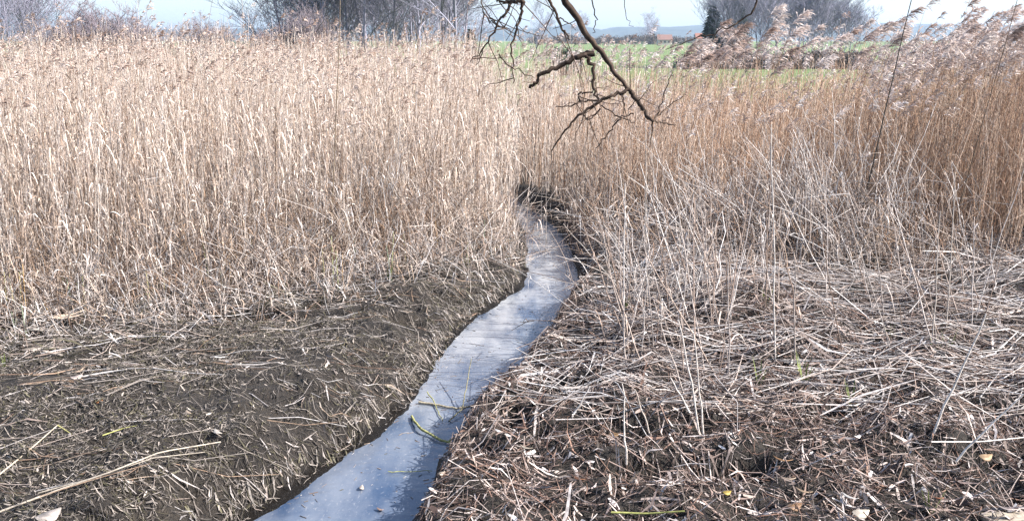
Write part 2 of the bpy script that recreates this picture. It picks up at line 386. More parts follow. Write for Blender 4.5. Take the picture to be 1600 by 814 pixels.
def scatter(n, x0, x1, y0, y1, r=rng): return r.uniform(x0, x1, n), r.uniform(y0, y1, n)
bed = Acc()
def left_bed(n, y0, y1, half, K, rs, per, wd):
    x, y = scatter(n, -half, half * 0.15, y0, y1)
    e = edge_left(x) + 0.5 * fbm(x * 1.5, y * 0 + 1, 3, 9)
    keep = (y > e) & (x < xl(y) - 0.12) & (np.abs(x) < 0.68 * y + 1.2)
    keep &= rng.random(n) < (smooth((y - e) / 2.2) * 0.93 + 0.07) * (1 - .75 * smooth((fbm(x * 1.3, y * 1.1, 3, 143) - .05) / .12) * (1 - smooth((y - e - 1.2) / 1.6)))
    x, y = x[keep], y[keep]; n = len(x)
    patch = fbm(x * 0.5, y * 0.5, 3, 31)
    h = rng.normal(2.06, 0.2, n) + rng.uniform(.2, .5, n) * (rng.random(n) < 0.09) + 0.55 * patch + 0.25 * fbm(x * 1.6, y * 1.6, 2, 35) - 0.12 * smooth((x + 1.6) / 1.6) + 0.14 * smooth((y - 14) / 10)
    short = rng.random(n) < 0.22 + 0.2 * (1 - smooth((y - edge_left(x)) / 1.5)); h = np.where(short, h * rng.uniform(0.2, 0.75, n), h)
    lx = rng.normal(0.03, 0.08, n) + .35 * fbm(x * .9, y * .9, 2, 63); ly = rng.normal(0, 0.07, n)
    lean = rng.random(n) < 0.05 + 0.25 * (1 - smooth((y - edge_left(x)) / 1.5)); lx = np.where(lean, rng.normal(0, 0.35, n), lx)
    P = stem_points(x, y, h, lx, ly, K); c = pick(PAL_L, n)
    bed.tubes(P, (rs * rng.uniform(0.7, 1.25, n))[:, None] * np.linspace(1.1, 0.5, K)[None], c)
    leaves(bed, P, per, 0.07, 0.32, wd, c, 0.25 if y1 < 15 else 0.05)
    c = np.where((rng.random(n) < .05)[:, None], np.array([[.34, .33, .17]]), c)
    pm = (rng.random(n) < 0.30) & ~short
    plumes(bed, P[pm], rng.uniform(0.12, 0.24, pm.sum()), 16, pick(PAL_P * [.92, .86, .8], pm.sum()), 0.0035 * (rs / 0.003) ** .6)
left_bed(10500, 6.3, 13.5, 9.8, 5, 0.0031, 6.2, 0.0058)
left_bed(9000, 13.5, 22, 15, 4, 0.005, 3.0, 0.009)
left_bed(7000, 22, 40, 27, 3, 0.008, 2.0, 0.015)
def right_bed(n, y0, y1, half, K, rs, per, wd):
    x, y = scatter(n, -0.3, half, y0, y1)
    e = edge_right(x) + 0.5 * fbm(x * 1.5, y * 0 + 1, 3, 19)
    keep = (y > e) & (x > xr(y) + 0.15) & (np.abs(x) < 0.68 * y + 1.2)
    keep &= rng.random(n) < smooth((y - e) / 1.0) * 0.85 + 0.15
    x, y = x[keep], y[keep]; n = len(x)
    px = pxof(x, y)
    base = np.interp(px, [800, 870, 1000, 1250, 1350, 1450, 1600, 1900], [1.85, 1.58, 1.36, 1.46, 1.74, 2.12, 2.34, 2.45])
    h = rng.normal(0, 0.17, n) + base + 0.5 * fbm(x * 0.6, y * 0.6, 3, 41)
    h = h + np.where((px > 800) & (px < 1340) & (rng.random(n) < np.where(px < 1120, .2, .07)), rng.uniform(.3, .8, n), 0)
    short = rng.random(n) < 0.25; h = np.where(short, h * rng.uniform(0.3, 0.8, n), h)
    lx = rng.normal(0.05, 0.08, n); ly = rng.normal(0, 0.06, n)
    lean = rng.random(n) < 0.08; lx = np.where(lean, rng.normal(-0.2, 0.35, n), lx)
    P = stem_points(x, y, h, lx, ly, K)
    mix = smooth((px - 820) / 250 + rng.normal(0, 0.35, n))[:, None]
    c = np.where(rng.random((n, 1)) < mix * .92, pick(PAL_R, n), pick(PAL_L, n))
    bed.tubes(P, (rs * rng.uniform(0.7, 1.25, n))[:, None] * np.linspace(1.1, 0.5, K)[None], c)
    leaves(bed, P, per, 0.10, 0.30, wd, c)
    pm = ((rng.random(n) < np.where(px > 1330, 0.55, 0.12)) | (h > 1.95)) & ~short & (np.abs(lx) < .35)
    plumes(bed, P[pm], rng.uniform(0.15, 0.27, pm.sum()), 24, pick(PAL_P, pm.sum()), 0.0034 * (rs / 0.003) ** .6)
right_bed(9500, 8.5, 14, 10.5, 5, 0.003, 2.2, 0.0045)
right_bed(8000, 14, 22, 15, 4, 0.0045, 1.6, 0.007)
right_bed(3500, 22, 33, 24, 3, 0.007, 1.0, 0.012)
# broken, half-fallen stems along the edges and the grey tangle on the right
def tangle(n, cx, cy, sx, sy, h0, h1, pal, bias, rs=0.0032, lean=0.55, per=1.0):
    x = rng.normal(cx, sx, n); y = rng.normal(cy, sy, n); k = (np.maximum(xl(y) - x, x - xr(y)) > 0.12); x, y = x[k], y[k]; n = len(x)
    h = rng.uniform(h0, h1, n); lx = np.clip(rng.normal(bias, lean, n), -0.97, 0.97); ly = np.clip(rng.normal(-0.1, 0.35, n), -0.6, 0.6)
    P = stem_points(x, y, h, lx, ly, 6, kink=0.022)
    bk = rng.random(n) < .45; jb = rng.integers(2, 5, n); aa = rng.uniform(0, 6.28, n); dn = rng.uniform(-.95, .1, n)
    for q in range(6):
        m = bk & (q > jb); L_ = (h / 5 * (q - jb))[m]; hb = np.sqrt(1 - dn[m] ** 2)
        base = P[np.arange(n), jb][m]; P[m, q] = base + np.stack([np.cos(aa[m]) * hb * L_, np.sin(aa[m]) * hb * L_, dn[m] * L_], 1)
    P[..., 2] = np.maximum(P[..., 2], zg(P[..., 0], P[..., 1]) + 0.004)
    c = pick(pal, n); bed.tubes(P, (rs * rng.uniform(0.6, 1.2, n))[:, None] * np.linspace(1.1, 0.6, 6)[None], c)
    if per: leaves(bed, P, per, 0.1, 0.3, 0.005, c, 0.1, 0.95)
PAL_T = np.concatenate([PAL_W, PAL_W, PAL_R, PAL_D])
tangle(460, 3.3, 10.2, 0.75, 0.6, 0.5, 1.5, PAL_T, -0.15, rs=.0046, per=2)
tangle(240, 3.0, 10.0, 0.5, 0.5, 0.5, 1.5, PAL_W, -0.15, rs=.005, per=2)
tangle(230, 3.5, 9.9, 0.6, 0.4, 0.9, 1.9, PAL_W, -0.2, rs=.0046, lean=.38, per=3)
tangle(200, 4.4, 9.9, 0.9, 0.6, 0.4, 1.3, PAL_T, -0.2, rs=.0046, per=2)
tangle(240, 2.2, 10.3, 0.6, 0.6, 0.4, 1.2, PAL_T, -0.2, rs=.0046, per=2)
tangle(150, 3.9, 10.4, 0.9, 0.5, 1.2, 2.1, PAL_W, -0.3, rs=.0042, lean=.22)
tangle(200, 1.6, 8.2, 0.5, 0.9, 0.4, 1.1, PAL_W, -0.2, rs=.0046, per=1.5)
tangle(420, 3.2, 10.0, 1.5, 0.5, 0.3, 1.0, PAL_D, -0.2, per=2)
tangle(200, 0.0, 11.0, 0.25, 0.8, 0.4, 1.2, PAL_L, 0.25, per=3)
tangle(160, 0.95, 11.9, 0.3, 0.7, 0.3, 0.9, PAL_L, -0.2, per=3)
tangle(90, 0.9, 11.5, 0.3, 0.9, 0.2, 0.6, PAL_D, -0.3, lean=.7, per=2)
for cx, cy in ((-4.6, 7.6), (-3.7, 7.9), (-2.9, 8.2), (-2.1, 8.8), (-1.4, 9.4), (-0.8, 9.9)):
    tangle(130, cx + rng.normal(0, .2), cy, 0.35, 0.4, 0.25, 1.0, PAL_L, 0.0, lean=.6, per=1.5, rs=.0038)
    tangle(150, cx, cy - 0.4, 0.5, 0.4, 0.15, 0.7, PAL_W, 0.0, lean=0.8, per=1, rs=.004)
    tangle(230, cx + rng.normal(0, .3), cy + 1.3, 0.4, 0.6, 0.5, 1.5, np.concatenate([PAL_D, PAL_W]), 0.1, lean=0.45, per=4)
    tangle(190, cx + rng.normal(0, .3), cy + 0.45, 0.3, 0.5, 0.3, 1.1, PAL_D, 0.1, lean=0.6, per=4)
    tangle(170, cx + rng.normal(0, .3), cy + 0.5, 0.4, 0.5, 0.3, 1.1, PAL_W, 0.1, lean=0.6, per=2, rs=.004)
tag(bed.build('reed_bed', M_REED), 'dense bed of dry straw and rust coloured reeds on both sides of the stream', 'reeds', kind='stuff')

# ------------------------------------------------------------------ litter on the ground
lit = Acc()
def lay(n, x, y, L0, L1, r0, r1, pal, ang_sd, lift, tilt=0.12, flat=0.3, ang0=0.0):
    n = len(x); L = rng.uniform(L0, L1, n) ** 1.0; a = np.where(rng.random(n) < 0.75, rng.normal(ang0, ang_sd, n), rng.uniform(0, 2 * math.pi, n))
    t = np.linspace(-0.5, 0.5, 3)[None, :]; bow = rng.normal(0, 0.09, (n, 1)) * L[:, None]
    P = np.zeros((n, 3, 3))
    P[..., 0] = x[:, None] + np.cos(a)[:, None] * L[:, None] * t - np.sin(a)[:, None] * bow * (1 - 4 * t * t)
    P[..., 1] = y[:, None] + np.sin(a)[:, None] * L[:, None] * t + np.cos(a)[:, None] * bow * (1 - 4 * t * t)
    zz = zg(P[..., 0], P[..., 1])
    d = np.maximum(xl(P[..., 1]) - P[..., 0], P[..., 0] - xr(P[..., 1]))
    ok = (d.min(1) > 0.0)
    zm = np.maximum(zz, zz.mean(1, keepdims=True) * 0.5 + zz * 0.5)
    P[..., 2] = zm + (np.abs(rng.normal(0, lift, n)) + 0.004)[:, None] + rng.normal(0, tilt, (n, 1)) * L[:, None] * t
    c = pick(pal, n); isr = rng.random(n) < flat
    rd = rng.uniform(r0, r1, n)
    k = ok & ~isr; lit.tubes(P[k], rd[k][:, None] * np.array([[1, 1, 0.7]]), c[k])
    k = ok & isr; m = k.sum(); S = np.stack([-np.sin(a[k]), np.cos(a[k]), rng.normal(0, 0.6, m)], 1); S /= np.linalg.norm(S, axis=1, keepdims=True)
    lit.ribbons(P[k], S[:, None, :] * (rd[k] * 2.1)[:, None, None] * np.array([0.6, 1, 0.3])[None, :, None], c[k])
PAL_RL = np.array([[.37, .295, .26], [.29, .21, .175], [.52, .45, .415], [.21, .125, .09], [.09, .058, .046], [.21, .15, .125], [.05, .035, .028], [.07, .048, .036]])
PAL_LL = np.array([[.13, .11, .095], [.08, .067, .055], [.20, .172, .15], [.055, .045, .036], [.34, .29, .25], [.10, .088, .05]])
def right_pts(n, y0, y1):
    x, y = scatter(int(n * 1.2), -1.0, 9.5, y0, y1); k = (x > xr(y) + 0.05) & (x < 0.66 * y + 2.4); return x[k], y[k]
def left_pts(n, y0, y1):
    x, y = scatter(int(n * 1.15), -9, 0.4, y0, y1); k = (x < xl(y) - 0.03) & (x > -0.66 * y - 2.0); return x[k], y[k]
def in_hole(x, y): return sum(np.exp(-(((x - a) / c) ** 2 + ((y - b) / d) ** 2) ** 2) for a, b, c, d, e in HOLES)
x, y = right_pts(74000, 3.7, 13.2)
dens = smooth((fbm(x * 2.2, y * 2.2, 3, 77) + 0.16) / 0.3) * (0.45 + 0.55 * smooth((x - xr(y)) / 1.0)) * (0.6 + 0.4 * smooth((y - 4.6) / 1.5)) * (1 - .85 * np.clip(in_hole(x, y), 0, 1))
k = rng.random(len(x)) < 0.10 + 0.8 * dens; x, y = x[k], y[k]
k = rng.random(len(x)) < 0.6
lay(0, x[k], y[k], 0.04, 0.28, 0.0018, 0.0046, PAL_RL, 0.6, 0.03, 0.25)
lay(0, x[~k], y[~k], 0.05, 0.30, 0.0018, 0.0046, PAL_RL, 0.9, 0.05, 0.5)
x, y = right_pts(4200, 5.2, 10.5); lay(0, x, y, 0.3, 0.9, 0.0025, 0.005, PAL_W * .85, 0.5, 0.07, 0.16, 0.15)
x, y = right_pts(34000, 3.7, 8.0); lay(0, x, y, 0.03, 0.16, 0.001, 0.0028, PAL_RL * [.88, .85, .85], 3, 0.025, 0.5, 0.4)
x, y = right_pts(3200, 3.7, 7.0); lay(0, x, y, 0.02, 0.08, 0.0025, 0.005, PAL_W * .95, 3, 0.025, 0.6, 0.9)
x, y = right_pts(350, 3.7, 6.2); lay(0, x, y, 0.05, 0.11, 0.005, 0.009, np.concatenate([PAL_RL, PAL_W]), 3, 0.025, 0.5, 1.0)
x, y = left_pts(170000, 3.7, 9.5); dn = smooth((fbm(x * 1.8, y * 2.6, 4, 57) + .2) / .38) * (1 - .8 * np.clip(in_hole(x, y), 0, 1)); k = rng.random(len(x)) < .12 + .88 * dn; lay(0, x[k], y[k], 0.012, 0.055, 0.001, 0.003, PAL_LL, 1.0, 0.008, 0.5, 0.3, 0.15)
x, y = left_pts(26000, 3.7, 8.5); d = xl(y) - x; k = rng.random(len(x)) < np.exp(-d / 0.8); lay(0, x[k], y[k], 0.03, 0.14, 0.0008, 0.002, PAL_LL, 0.5, 0.014, 0.35, 0.1, -0.9)
x, y = left_pts(5200, 4.0, 9.5); k = fbm(x * 1.1, y * 1.6, 3, 87) + .12 * (y - 5.5) > 0; x, y = x[k], y[k]; lay(0, x, y, 0.03, 0.22, 0.0012, 0.0034, np.concatenate([PAL_W * 0.8, PAL_D, PAL_LL]), 0.8, 0.012, 0.1, 0.4, 0.2)
x, y = left_pts(700, 4.2, 9.0); lay(0, x, y, 0.2, 0.6, 0.0022, 0.0045, np.concatenate([PAL_D, PAL_LL, PAL_W * .7]), 0.5, 0.015, 0.04, 0.2, 0.35)
x, y = left_pts(500, 4.0, 8.5); lay(0, x, y, 0.025, 0.06, 0.002, 0.005, np.concatenate([PAL_W * .8, PAL_LL, PAL_LL]), 3, 0.012, 0.3, 0.95)
yw = rng.uniform(3.8, 12, 1800); xw = xl(yw) - np.abs(rng.normal(.04, .08, 1800)); lay(0, xw, yw, 0.02, 0.12, 0.0012, 0.0035, np.concatenate([PAL_LL, PAL_LL, PAL_W * .7]), 1.5, 0.006, 0.3, 0.6)
yw = rng.uniform(3.8, 12, 2600); xw = xr(yw) + np.abs(rng.normal(.05, .07, 2600)); lay(0, xw, yw, 0.03, 0.22, 0.0015, 0.004, PAL_RL, 1.5, 0.015, 0.5, 0.4)
x, y = left_pts(24000, 5.6, 11.5); k = (y > edge_left(x) - 1.0 + 0.9 * fbm(x, y, 3, 13)) & (in_hole(x, y) < .4); lay(0, x[k], y[k], 0.06, 0.42, 0.0018, 0.0042, np.concatenate([PAL_W, PAL_LL, PAL_LL]), 0.8, 0.05, 0.35)
# bits afloat, mostly gathered along the edges
nf_ = 420; yw = rng.uniform(3.9, 12.2, nf_); u = rng.beta(.35, .35, nf_); xw = xl(yw) * (1 - u) + xr(yw) * u
L_ = rng.uniform(.008, .05, nf_); L_[:25] *= 4; a_ = rng.uniform(0, 6.28, nf_); t_ = np.linspace(-.5, .5, 3)[None]
Pf = np.stack([xw[:, None] + np.cos(a_)[:, None] * L_[:, None] * t_, yw[:, None] + np.sin(a_)[:, None] * L_[:, None] * t_, np.full((nf_, 3), WZ + .002)], -1)
lit.tubes(Pf, rng.uniform(.0012, .003, nf_)[:, None] * np.ones((1, 3)), pick(np.concatenate([PAL_W * .8, PAL_LL, PAL_D]), nf_))
tag(lit.build('reed_litter', M_LITTER), 'flattened pale reed litter and chaff covering both muddy banks', 'litter', kind='stuff')

# ------------------------------------------------------------------ single reeds
def reed_thing(P, rad, col, label, group, leaf_n=0, plume=0.0, pcol=None, per=46, wind=(0.9, -0.1), name='reed_stalk', seed=0, rootless=False):
    r = np.random.default_rng(seed); o = P[0].copy(); K = len(P)
    a = Acc(); a.tubes(P[None], np.linspace(rad * 1.1, rad * 0.55, K)[None], col[None], 5)
    root = empty(name, o, label, 'reed', group)
    a.build('stem', M_REED, root, o)
    if leaf_n:
        for _ in range(leaf_n):
            b = Acc()
            while not b.n or b.n > 8: b = Acc(); leaves(b, P[None], 1.0, 0.12, 0.32, 0.006, col[None], 0.15, 0.9, r)
            b.build('leaf', M_REED, root, o)
    if plume:
        b = Acc(); plumes(b, P[None], np.array([plume]), per, pcol[None], 0.0038, r, wind); b.build('seed_head', M_PLUME, root, o)
    return root
sd = 100
G1 = 'tall plumed reeds on the right against the sky'
n = 130
pxs = rng.uniform(1045, 1625, n); dep = rng.uniform(9.8, 14.0, n)
dep = np.maximum(dep, 10.2)
for i in range(n):
    toppy = np.interp(pxs[i], [1045, 1120, 1300, 1450, 1600], [84, 74, 72, 62, 50]) + rng.normal(0, 19)
    toppy = max(toppy, 8)
    d = dep[i]; T = at_depth(pxs[i], toppy, d)
    lean = rng.uniform(0.05, 0.30); bx = T[0] - lean * T[2]; by = d + rng.normal(0, 0.15)
    b = np.array([bx, by, float(zg(bx, by)) - 0.03]); t = np.linspace(0, 1, 7)[:, None]
    P = b * (1 - t) + T * t; P[:, 0] -= 0.08 * np.sin(np.linspace(0, math.pi, 7))
    P[:, :2] += rng.normal(0, 0.006, (7, 2))
    back = pxs[i] > 1340
    reed_thing(P, 0.0032, pick(PAL_R, 1)[0], 'tall reed with fluffy pale plume ' + ('above the rust brown bed at far right' if back else 'in front of the meadow and copse'),
               G1 + (' far right' if back else ' before the meadow'), 2, rng.uniform(0.26, 0.42), pick(PAL_P, 1)[0], per=85, seed=sd + i)
sd += n
n = 28
for i in range(n):
    px = rng.uniform(60, 860); d = rng.uniform(10.5, 13); T = at_depth(px, np.interp(px, [60, 300, 500, 700, 860], [50, 62, 42, 52, 85]) + rng.normal(0, 22), d)
    bx = T[0] - rng.uniform(-0.05, 0.15) * T[2]; b = np.array([bx, d, float(zg(bx, d)) - 0.03]); t = np.linspace(0, 1, 6)[:, None]
    P = b * (1 - t) + T * t; P[:, :2] += rng.normal(0, 0.008, (6, 2))
    reed_thing(P, 0.003, pick(PAL_L, 1)[0], 'straw reed with a small buff plume rising above the left bed', 'plumed reeds rising above the left bed', 3, rng.uniform(0.12, 0.2), pick(PAL_P, 1)[0] * [1, .93, .85], per=26, seed=sd + i)
sd += n
G2 = 'bare pale stalks by the right bank'
n = 82
for i in range(n):
    px = rng.choice([rng.uniform(930, 1140), rng.uniform(1140, 1560)], p=[.6, .4]); py = np.interp(px, [930, 1050, 1250, 1560], [510, 560, 520, 500]) + rng.normal(0, 55)
    b = on_plane(px, py); b[2] = float(zg(b[0], b[1])) - 0.03
    if b[0] < xr(b[1]) + 0.1: continue
    L = rng.uniform(0.5, 1.6); lx = rng.normal(-0.14, 0.22); ly = rng.normal(0.05, 0.2); t = np.linspace(0, 1, 6)[:, None]
    P = b + np.array([[lx * L, ly * L, L * 0.93]]) * t; P[:, :2] += rng.normal(0, 0.008, (6, 2))
    reed_thing(P, rng.uniform(.004, .006), pick(PAL_W * [1.1, 1.05, 1.0], 1)[0], 'bare pale broken reed stalk standing in the flattened litter right of the stream', G2, int(rng.choice([0, 1, 2, 3])), seed=sd + i)
sd += n
G3 = 'short green based stubs at the foot of the left bed'
n = 45
for i in range(n):
    px = rng.choice([rng.uniform(5, 140), rng.uniform(140, 760)], p=[0.5, 0.5]); py = np.interp(px, [0, 200, 400, 600, 760], [505, 480, 445, 430, 415]) + rng.uniform(-25, 30)
    b = on_plane(px, py); b[2] = float(zg(b[0], b[1])) - 0.03
    L = rng.uniform(0.2, 0.55); t = np.linspace(0, 1, 4)[:, None]
    P = b + np.array([[rng.normal(0, 0.08) * L, rng.normal(0, 0.08) * L, L]]) * t
    c = np.array([[.33, .34, .17], [.42, .38, .20], [.45, .30, .15], [.25, .30, .2]])[i % 4] * rng.uniform(0.8, 1.1)
    reed_thing(P, 0.0055, c, 'short upright reed stub with a greenish base at the foot of the left bed', G3, 0, seed=sd + i, name='reed_stub')
sd += n

def px_reed(p0, p1, rad, col, label, name='reed_stalk', dY=0.0, group=None, leaf_n=0, bow=0.0, sdd=0):
    b = on_plane(*p0); b = np.array([b[0], b[1], float(zg(b[0], b[1]))]); b = on_plane(p0[0], p0[1], b[2]); T = at_depth(p1[0], p1[1], b[1] + dY)
    t = np.linspace(0, 1, 8)[:, None]; P = b * (1 - t) + T * t
    P[:, 0] += bow * np.sin(np.linspace(0, math.pi, 8)); P[0, 2] -= 0.02
    r = np.random.default_rng(sdd + 5); P[1:, :2] += r.normal(0, 0.004, (7, 2))
    return reed_thing(P, rad, np.array(col), label, group, leaf_n, seed=sdd, name=name)
WHT, GRY, DRK = (.72, .65, .59), (.52, .45, .39), (.06, .05, .04)
px_reed((1452, 690), (1542, 490), 0.0074, WHT, 'thick white stalk leaning right at the lower right of the litter', sdd=1)
px_reed((1495, 715), (1603, 612), 0.0061, WHT, 'white stalk leaning low to the right edge below the thick leaning one', sdd=2)
px_reed((1012, 480), (1008, 178), 0.0057, GRY, 'tall upright grey stalk standing alone just right of the stream bend', sdd=3)
px_reed((1212, 560), (1206, 195), 0.0057, WHT, 'tall upright white stalk in front of the grey reed tangle', sdd=4, leaf_n=1)
px_reed((1063, 470), (1060, 225), 0.0051, GRY, 'slim upright grey stalk between the two tall upright ones', sdd=5)
px_reed((1100, 682), (1083, 520), 0.0061, WHT, 'pale stalk, right one of a pair standing near the right bank mound', sdd=6)
px_reed((1092, 668), (1062, 500), 0.0061, WHT, 'pale stalk, left one of a pair standing near the right bank mound', sdd=7)
px_reed((1082, 655), (1048, 590), 0.0061, WHT, 'short pale stump of reed leaning left beside the standing pair', sdd=8)
px_reed((979, 720), (972, 600), 0.0057, WHT, 'upright pale stalk over the dark hollow near the bottom of the right bank', sdd=9)
px_reed((1018, 682), (992, 608), 0.0057, GRY, 'grey stalk leaning left over the dark hollow on the right bank', sdd=10)
px_reed((893, 652), (922, 604), 0.0061, WHT, 'short white stick leaning out of the dark hollow beside the stream', sdd=11)
px_reed((1005, 428), (902, 298), 0.004, GRY, 'long white reed leaning left over the stream bend, upper one', sdd=12, dY=0.3)
px_reed((990, 478), (880, 350), 0.004, GRY, 'long white reed leaning left over the stream bend, lower one', sdd=13, dY=0.2)
px_reed((1078, 500), (1000, 255), 0.0054, WHT, 'long pale reed leaning left behind the standing pair', sdd=14, dY=0.5)
px_reed((1120, 470), (1040, 250), 0.0047, WHT, 'slender pale reed leaning left in front of the grey tangle', sdd=15, dY=0.5)
px_reed((1640, 352), (1500, 268), 0.0068, WHT, 'white broken reed lying slantwise across the rust bed at the right edge', sdd=16, dY=-0.1)
px_reed((1456, 565), (1468, 330), 0.0054, GRY, 'slim grey stalk standing left of a second one at the right', sdd=17)
px_reed((1478, 520), (1493, 270), 0.0054, GRY, 'slim grey stalk standing right of its neighbour at the right', sdd=18)
px_reed((1300, 460), (1195, 250), 0.0047, WHT, 'pale reed leaning left out of the grey tangle', sdd=19, dY=0.6)
px_reed((1345, 395), (1245, 200), 0.0047, WHT, 'pale reed leaning left above the grey tangle toward the meadow', sdd=20, dY=0.6)
px_reed((1330, 400), (1425, -6), .009, DRK, 'straight black green shoot slanting up to the top edge through the plumes', 'willow_shoot', sdd=21)['category'] = 'shoot'
px_reed((1470, 420), (1592, -5), .006, (.13, .09, .06), 'brown shoot slanting up to the right through the rust reeds', 'willow_shoot', sdd=22)['category'] = 'shoot'
px_reed((1440, 330), (1640, 60), .005, (.14, .09, .06), 'thin brown shoot bent far over at the right edge', 'willow_shoot', sdd=23)['category'] = 'shoot'
px_reed((640, 400), (706, 108), .005, (.12, .085, .06), 'thin dark shoot slanting through the left bed toward the hanging branch', 'willow_shoot', sdd=24, dY=0.6)['category'] = 'shoot'
px_reed((432, 420), (431, 130), .005, (.16, .11, .07), 'thin dark upright shoot in the middle of the left bed', 'willow_shoot', sdd=25, dY=0.2)['category'] = 'shoot'
px_reed((515, 420), (532, -6), .007, (.20, .15, .10), 'dark tall shoot rising to the top edge above the left bed', 'willow_shoot', sdd=26, dY=0.2)['category'] = 'shoot'

def fallen(pts, rad, col, label, name='fallen_reed', cat='reed', lift=0.02, group=None, z=None):
    P = []
    for p in pts:
        q = on_plane(*p[:2], 0.0 if z is None else z); zz = float(zg(q[0], q[1])) + lift if z is None else z
        P.append(on_plane(p[0], p[1], zz))
    P = np.array(P); K = 4 * len(P); s = np.linspace(0, len(P) - 1, K)
    Q = np.stack([np.interp(s, np.arange(len(P)), P[:, j]) for j in range(3)], 1)
    o = Q[0].copy(); a = Acc(); a.tubes(Q[None], np.linspace(rad, rad * 0.6, K)[None], np.array([col]), 6)
    return tag(a.build(name, M_LITTER, None, o), label, cat, group)
fallen([(-20, 806), (100, 762), (170, 738), (250, 706), (345, 690)], .006, (.42, .36, .29), 'long grey reed lying across the mud in the bottom left corner', lift=.025)
fallen([(60, 770), (150, 745), (240, 715), (320, 706)], .004, (.36, .31, .25), 'thinner reed lying beside the long grey one at bottom left', lift=.025)
fallen([(-15, 752), (35, 712), (90, 664)], .0055, (.45, .38, .29), 'bent reed lying on the mud at the left edge', lift=.03)
fallen([(90, 664), (112, 678)], .004, (.40, .37, .14), 'short yellow green reed end on the mud beside the bent reed', lift=.03)
fallen([(120, 626), (150, 645), (180, 660)], .008, (.10, .075, .055), 'dark broken stick lying on the left mud', lift=.02, name='fallen_stick', cat='stick')
fallen([(160, 680), (195, 668), (230, 662)], .004, (.38, .37, .12), 'yellow green stem lying near the dark stick on the left mud', lift=.02)
fallen([(1115, 648), (1170, 643), (1230, 636)], .007, (.58, .52, .46), 'thick pale stem lying level on the litter right of the standing pair', lift=.06)
fallen([(1040, 757), (1100, 752), (1145, 757)], .0045, (.55, .48, .42), 'pale stem lying over a dark hole in the lower right litter', lift=.06)
fallen([(955, 800), (1010, 802), (1070, 798)], .006, (.32, .32, .10), 'mossy yellow green stick at the bottom edge of the right bank', lift=.05, name='fallen_stick', cat='stick')
fallen([(1455, 690), (1530, 690), (1610, 682)], .0045, WHT, 'white reed lying level at the right edge below the leaning stalk', lift=.07)
fallen([(1450, 622), (1530, 610), (1590, 600)], .004, WHT, 'white reed lying level at the right edge above the leaning stalk', lift=.07)
fallen([(200, 372), (290, 372), (410, 374)], .005, (.62, .55, .48), 'pale reed lying level across the front of the left bed', lift=.35)
fallen([(190, 335), (240, 375), (290, 395)], .006, (.64, .57, .50), 'pale broken reed slanting down across the front of the left bed', lift=.35)
fallen([(130, 460), (165, 420), (225, 385)], .005, (.62, .54, .46), 'pale reed leaning low over the dark gap in the left bed', lift=.2)

# lichen covered twigs lying in the water
def twig_thing(lines, label, name, cat, mat=M_BARK, z=WZ + 0.012):
    root = None
    for i, (pts, rad, col) in enumerate(lines):
        P = np.array([on_plane(p[0], p[1], z + (p[2] if len(p) > 2 else 0)) for p in pts]); K = 4 * len(P); s = np.linspace(0, len(P) - 1, K)
        Q = np.stack([np.interp(s, np.arange(len(P)), P[:, j]) for j in range(3)], 1)
        r = np.random.default_rng(i + len(label)); Q += r.normal(0, 0.003, Q.shape) * [1, 1, .4]
        if root is None: root = empty(name, Q[0], label, cat); o = Q[0].copy()
        a = Acc(); a.tubes(Q[None], np.linspace(rad, rad * .6, K)[None], np.array([col]), 6); a.build('stick' if i == 0 else 'side_twig', mat, root, o)
    return root
LI = (.30, .29, .12)
twig_thing([([(643, 650), (655, 668, .02), (690, 688), (700, 690), (722, 674, .03), (737, 661, .05), (762, 667, .06)], .010, LI),
            ([(700, 690), (716, 697), (730, 696)], .006, LI), ([(735, 662, .05), (748, 656, .06), (752, 664, .05)], .005, LI)],
           'crooked yellow green lichen covered twig lying in the narrow part of the stream', 'fallen_twig', 'twig')
twig_thing([([(655, 628), (690, 634), (715, 638), (760, 630, .03), (812, 618, .08)], .009, (.36, .31, .22)),
            ([(668, 612, .05), (680, 632), (692, 657)], .005, LI), ([(702, 657), (722, 638, .02), (730, 600, .1), (736, 560, .2)], .005, (.22, .2, .12))],
           'pale forked branch bridging the stream above the lichen twig', 'fallen_branch', 'branch')
twig_thing([([(607, 737), (640, 736), (675, 735)], .003, (.3, .3, .12))], 'thin green reed floating level on the water near the bottom', 'floating_reed', 'reed')

# chips, leaves, shoots, plank
def blade(px, py, L, wd, ang, col, label, name, cat, lift=0.02, curl=0.15, group=None):
    q = on_plane(px, py); z = float(zg(q[0], q[1])) + lift; q = on_plane(px, py, z)
    d = np.array([math.cos(ang), math.sin(ang), 0]); s = np.array([-d[1], d[0], 0.35]); t = np.linspace(-.5, .5, 6)
    P = q + d * L * t[:, None]; P[:, 2] += curl * L * (t * t * 4) * 0.5
    W = s[None] * wd * (np.array([.25, .8, 1, .95, .6, .08]))[:, None]
    a = Acc(); a.ribbons(P, W, np.array([col])); o = tag(a.build(name, M_LEAF, None, q), label, cat, group)
    m = o.modifiers.new('thickness', 'SOLIDIFY'); m.thickness = 0.002
    return o
blade(241, 608, .17, .018, 1.1, (.72, .67, .6), 'white split reed sheath lying on the left mud', 'reed_sheath', 'reed sheath')
blade(72, 515, .36, .020, 0.0, (.70, .60, .50), 'long pale flat sheath under the front of the left bed', 'reed_sheath', 'reed sheath', .05)
for a_, nm in ((0.7, 'steeper'), (0.35, 'flatter')):
    blade(100 + 10 * a_, 500 - 12 * a_, .30, .014, a_, (.66, .52, .40), nm + ' of two pale sheaths fanned out at the left bed edge', 'reed_sheath', 'reed sheath', .12)
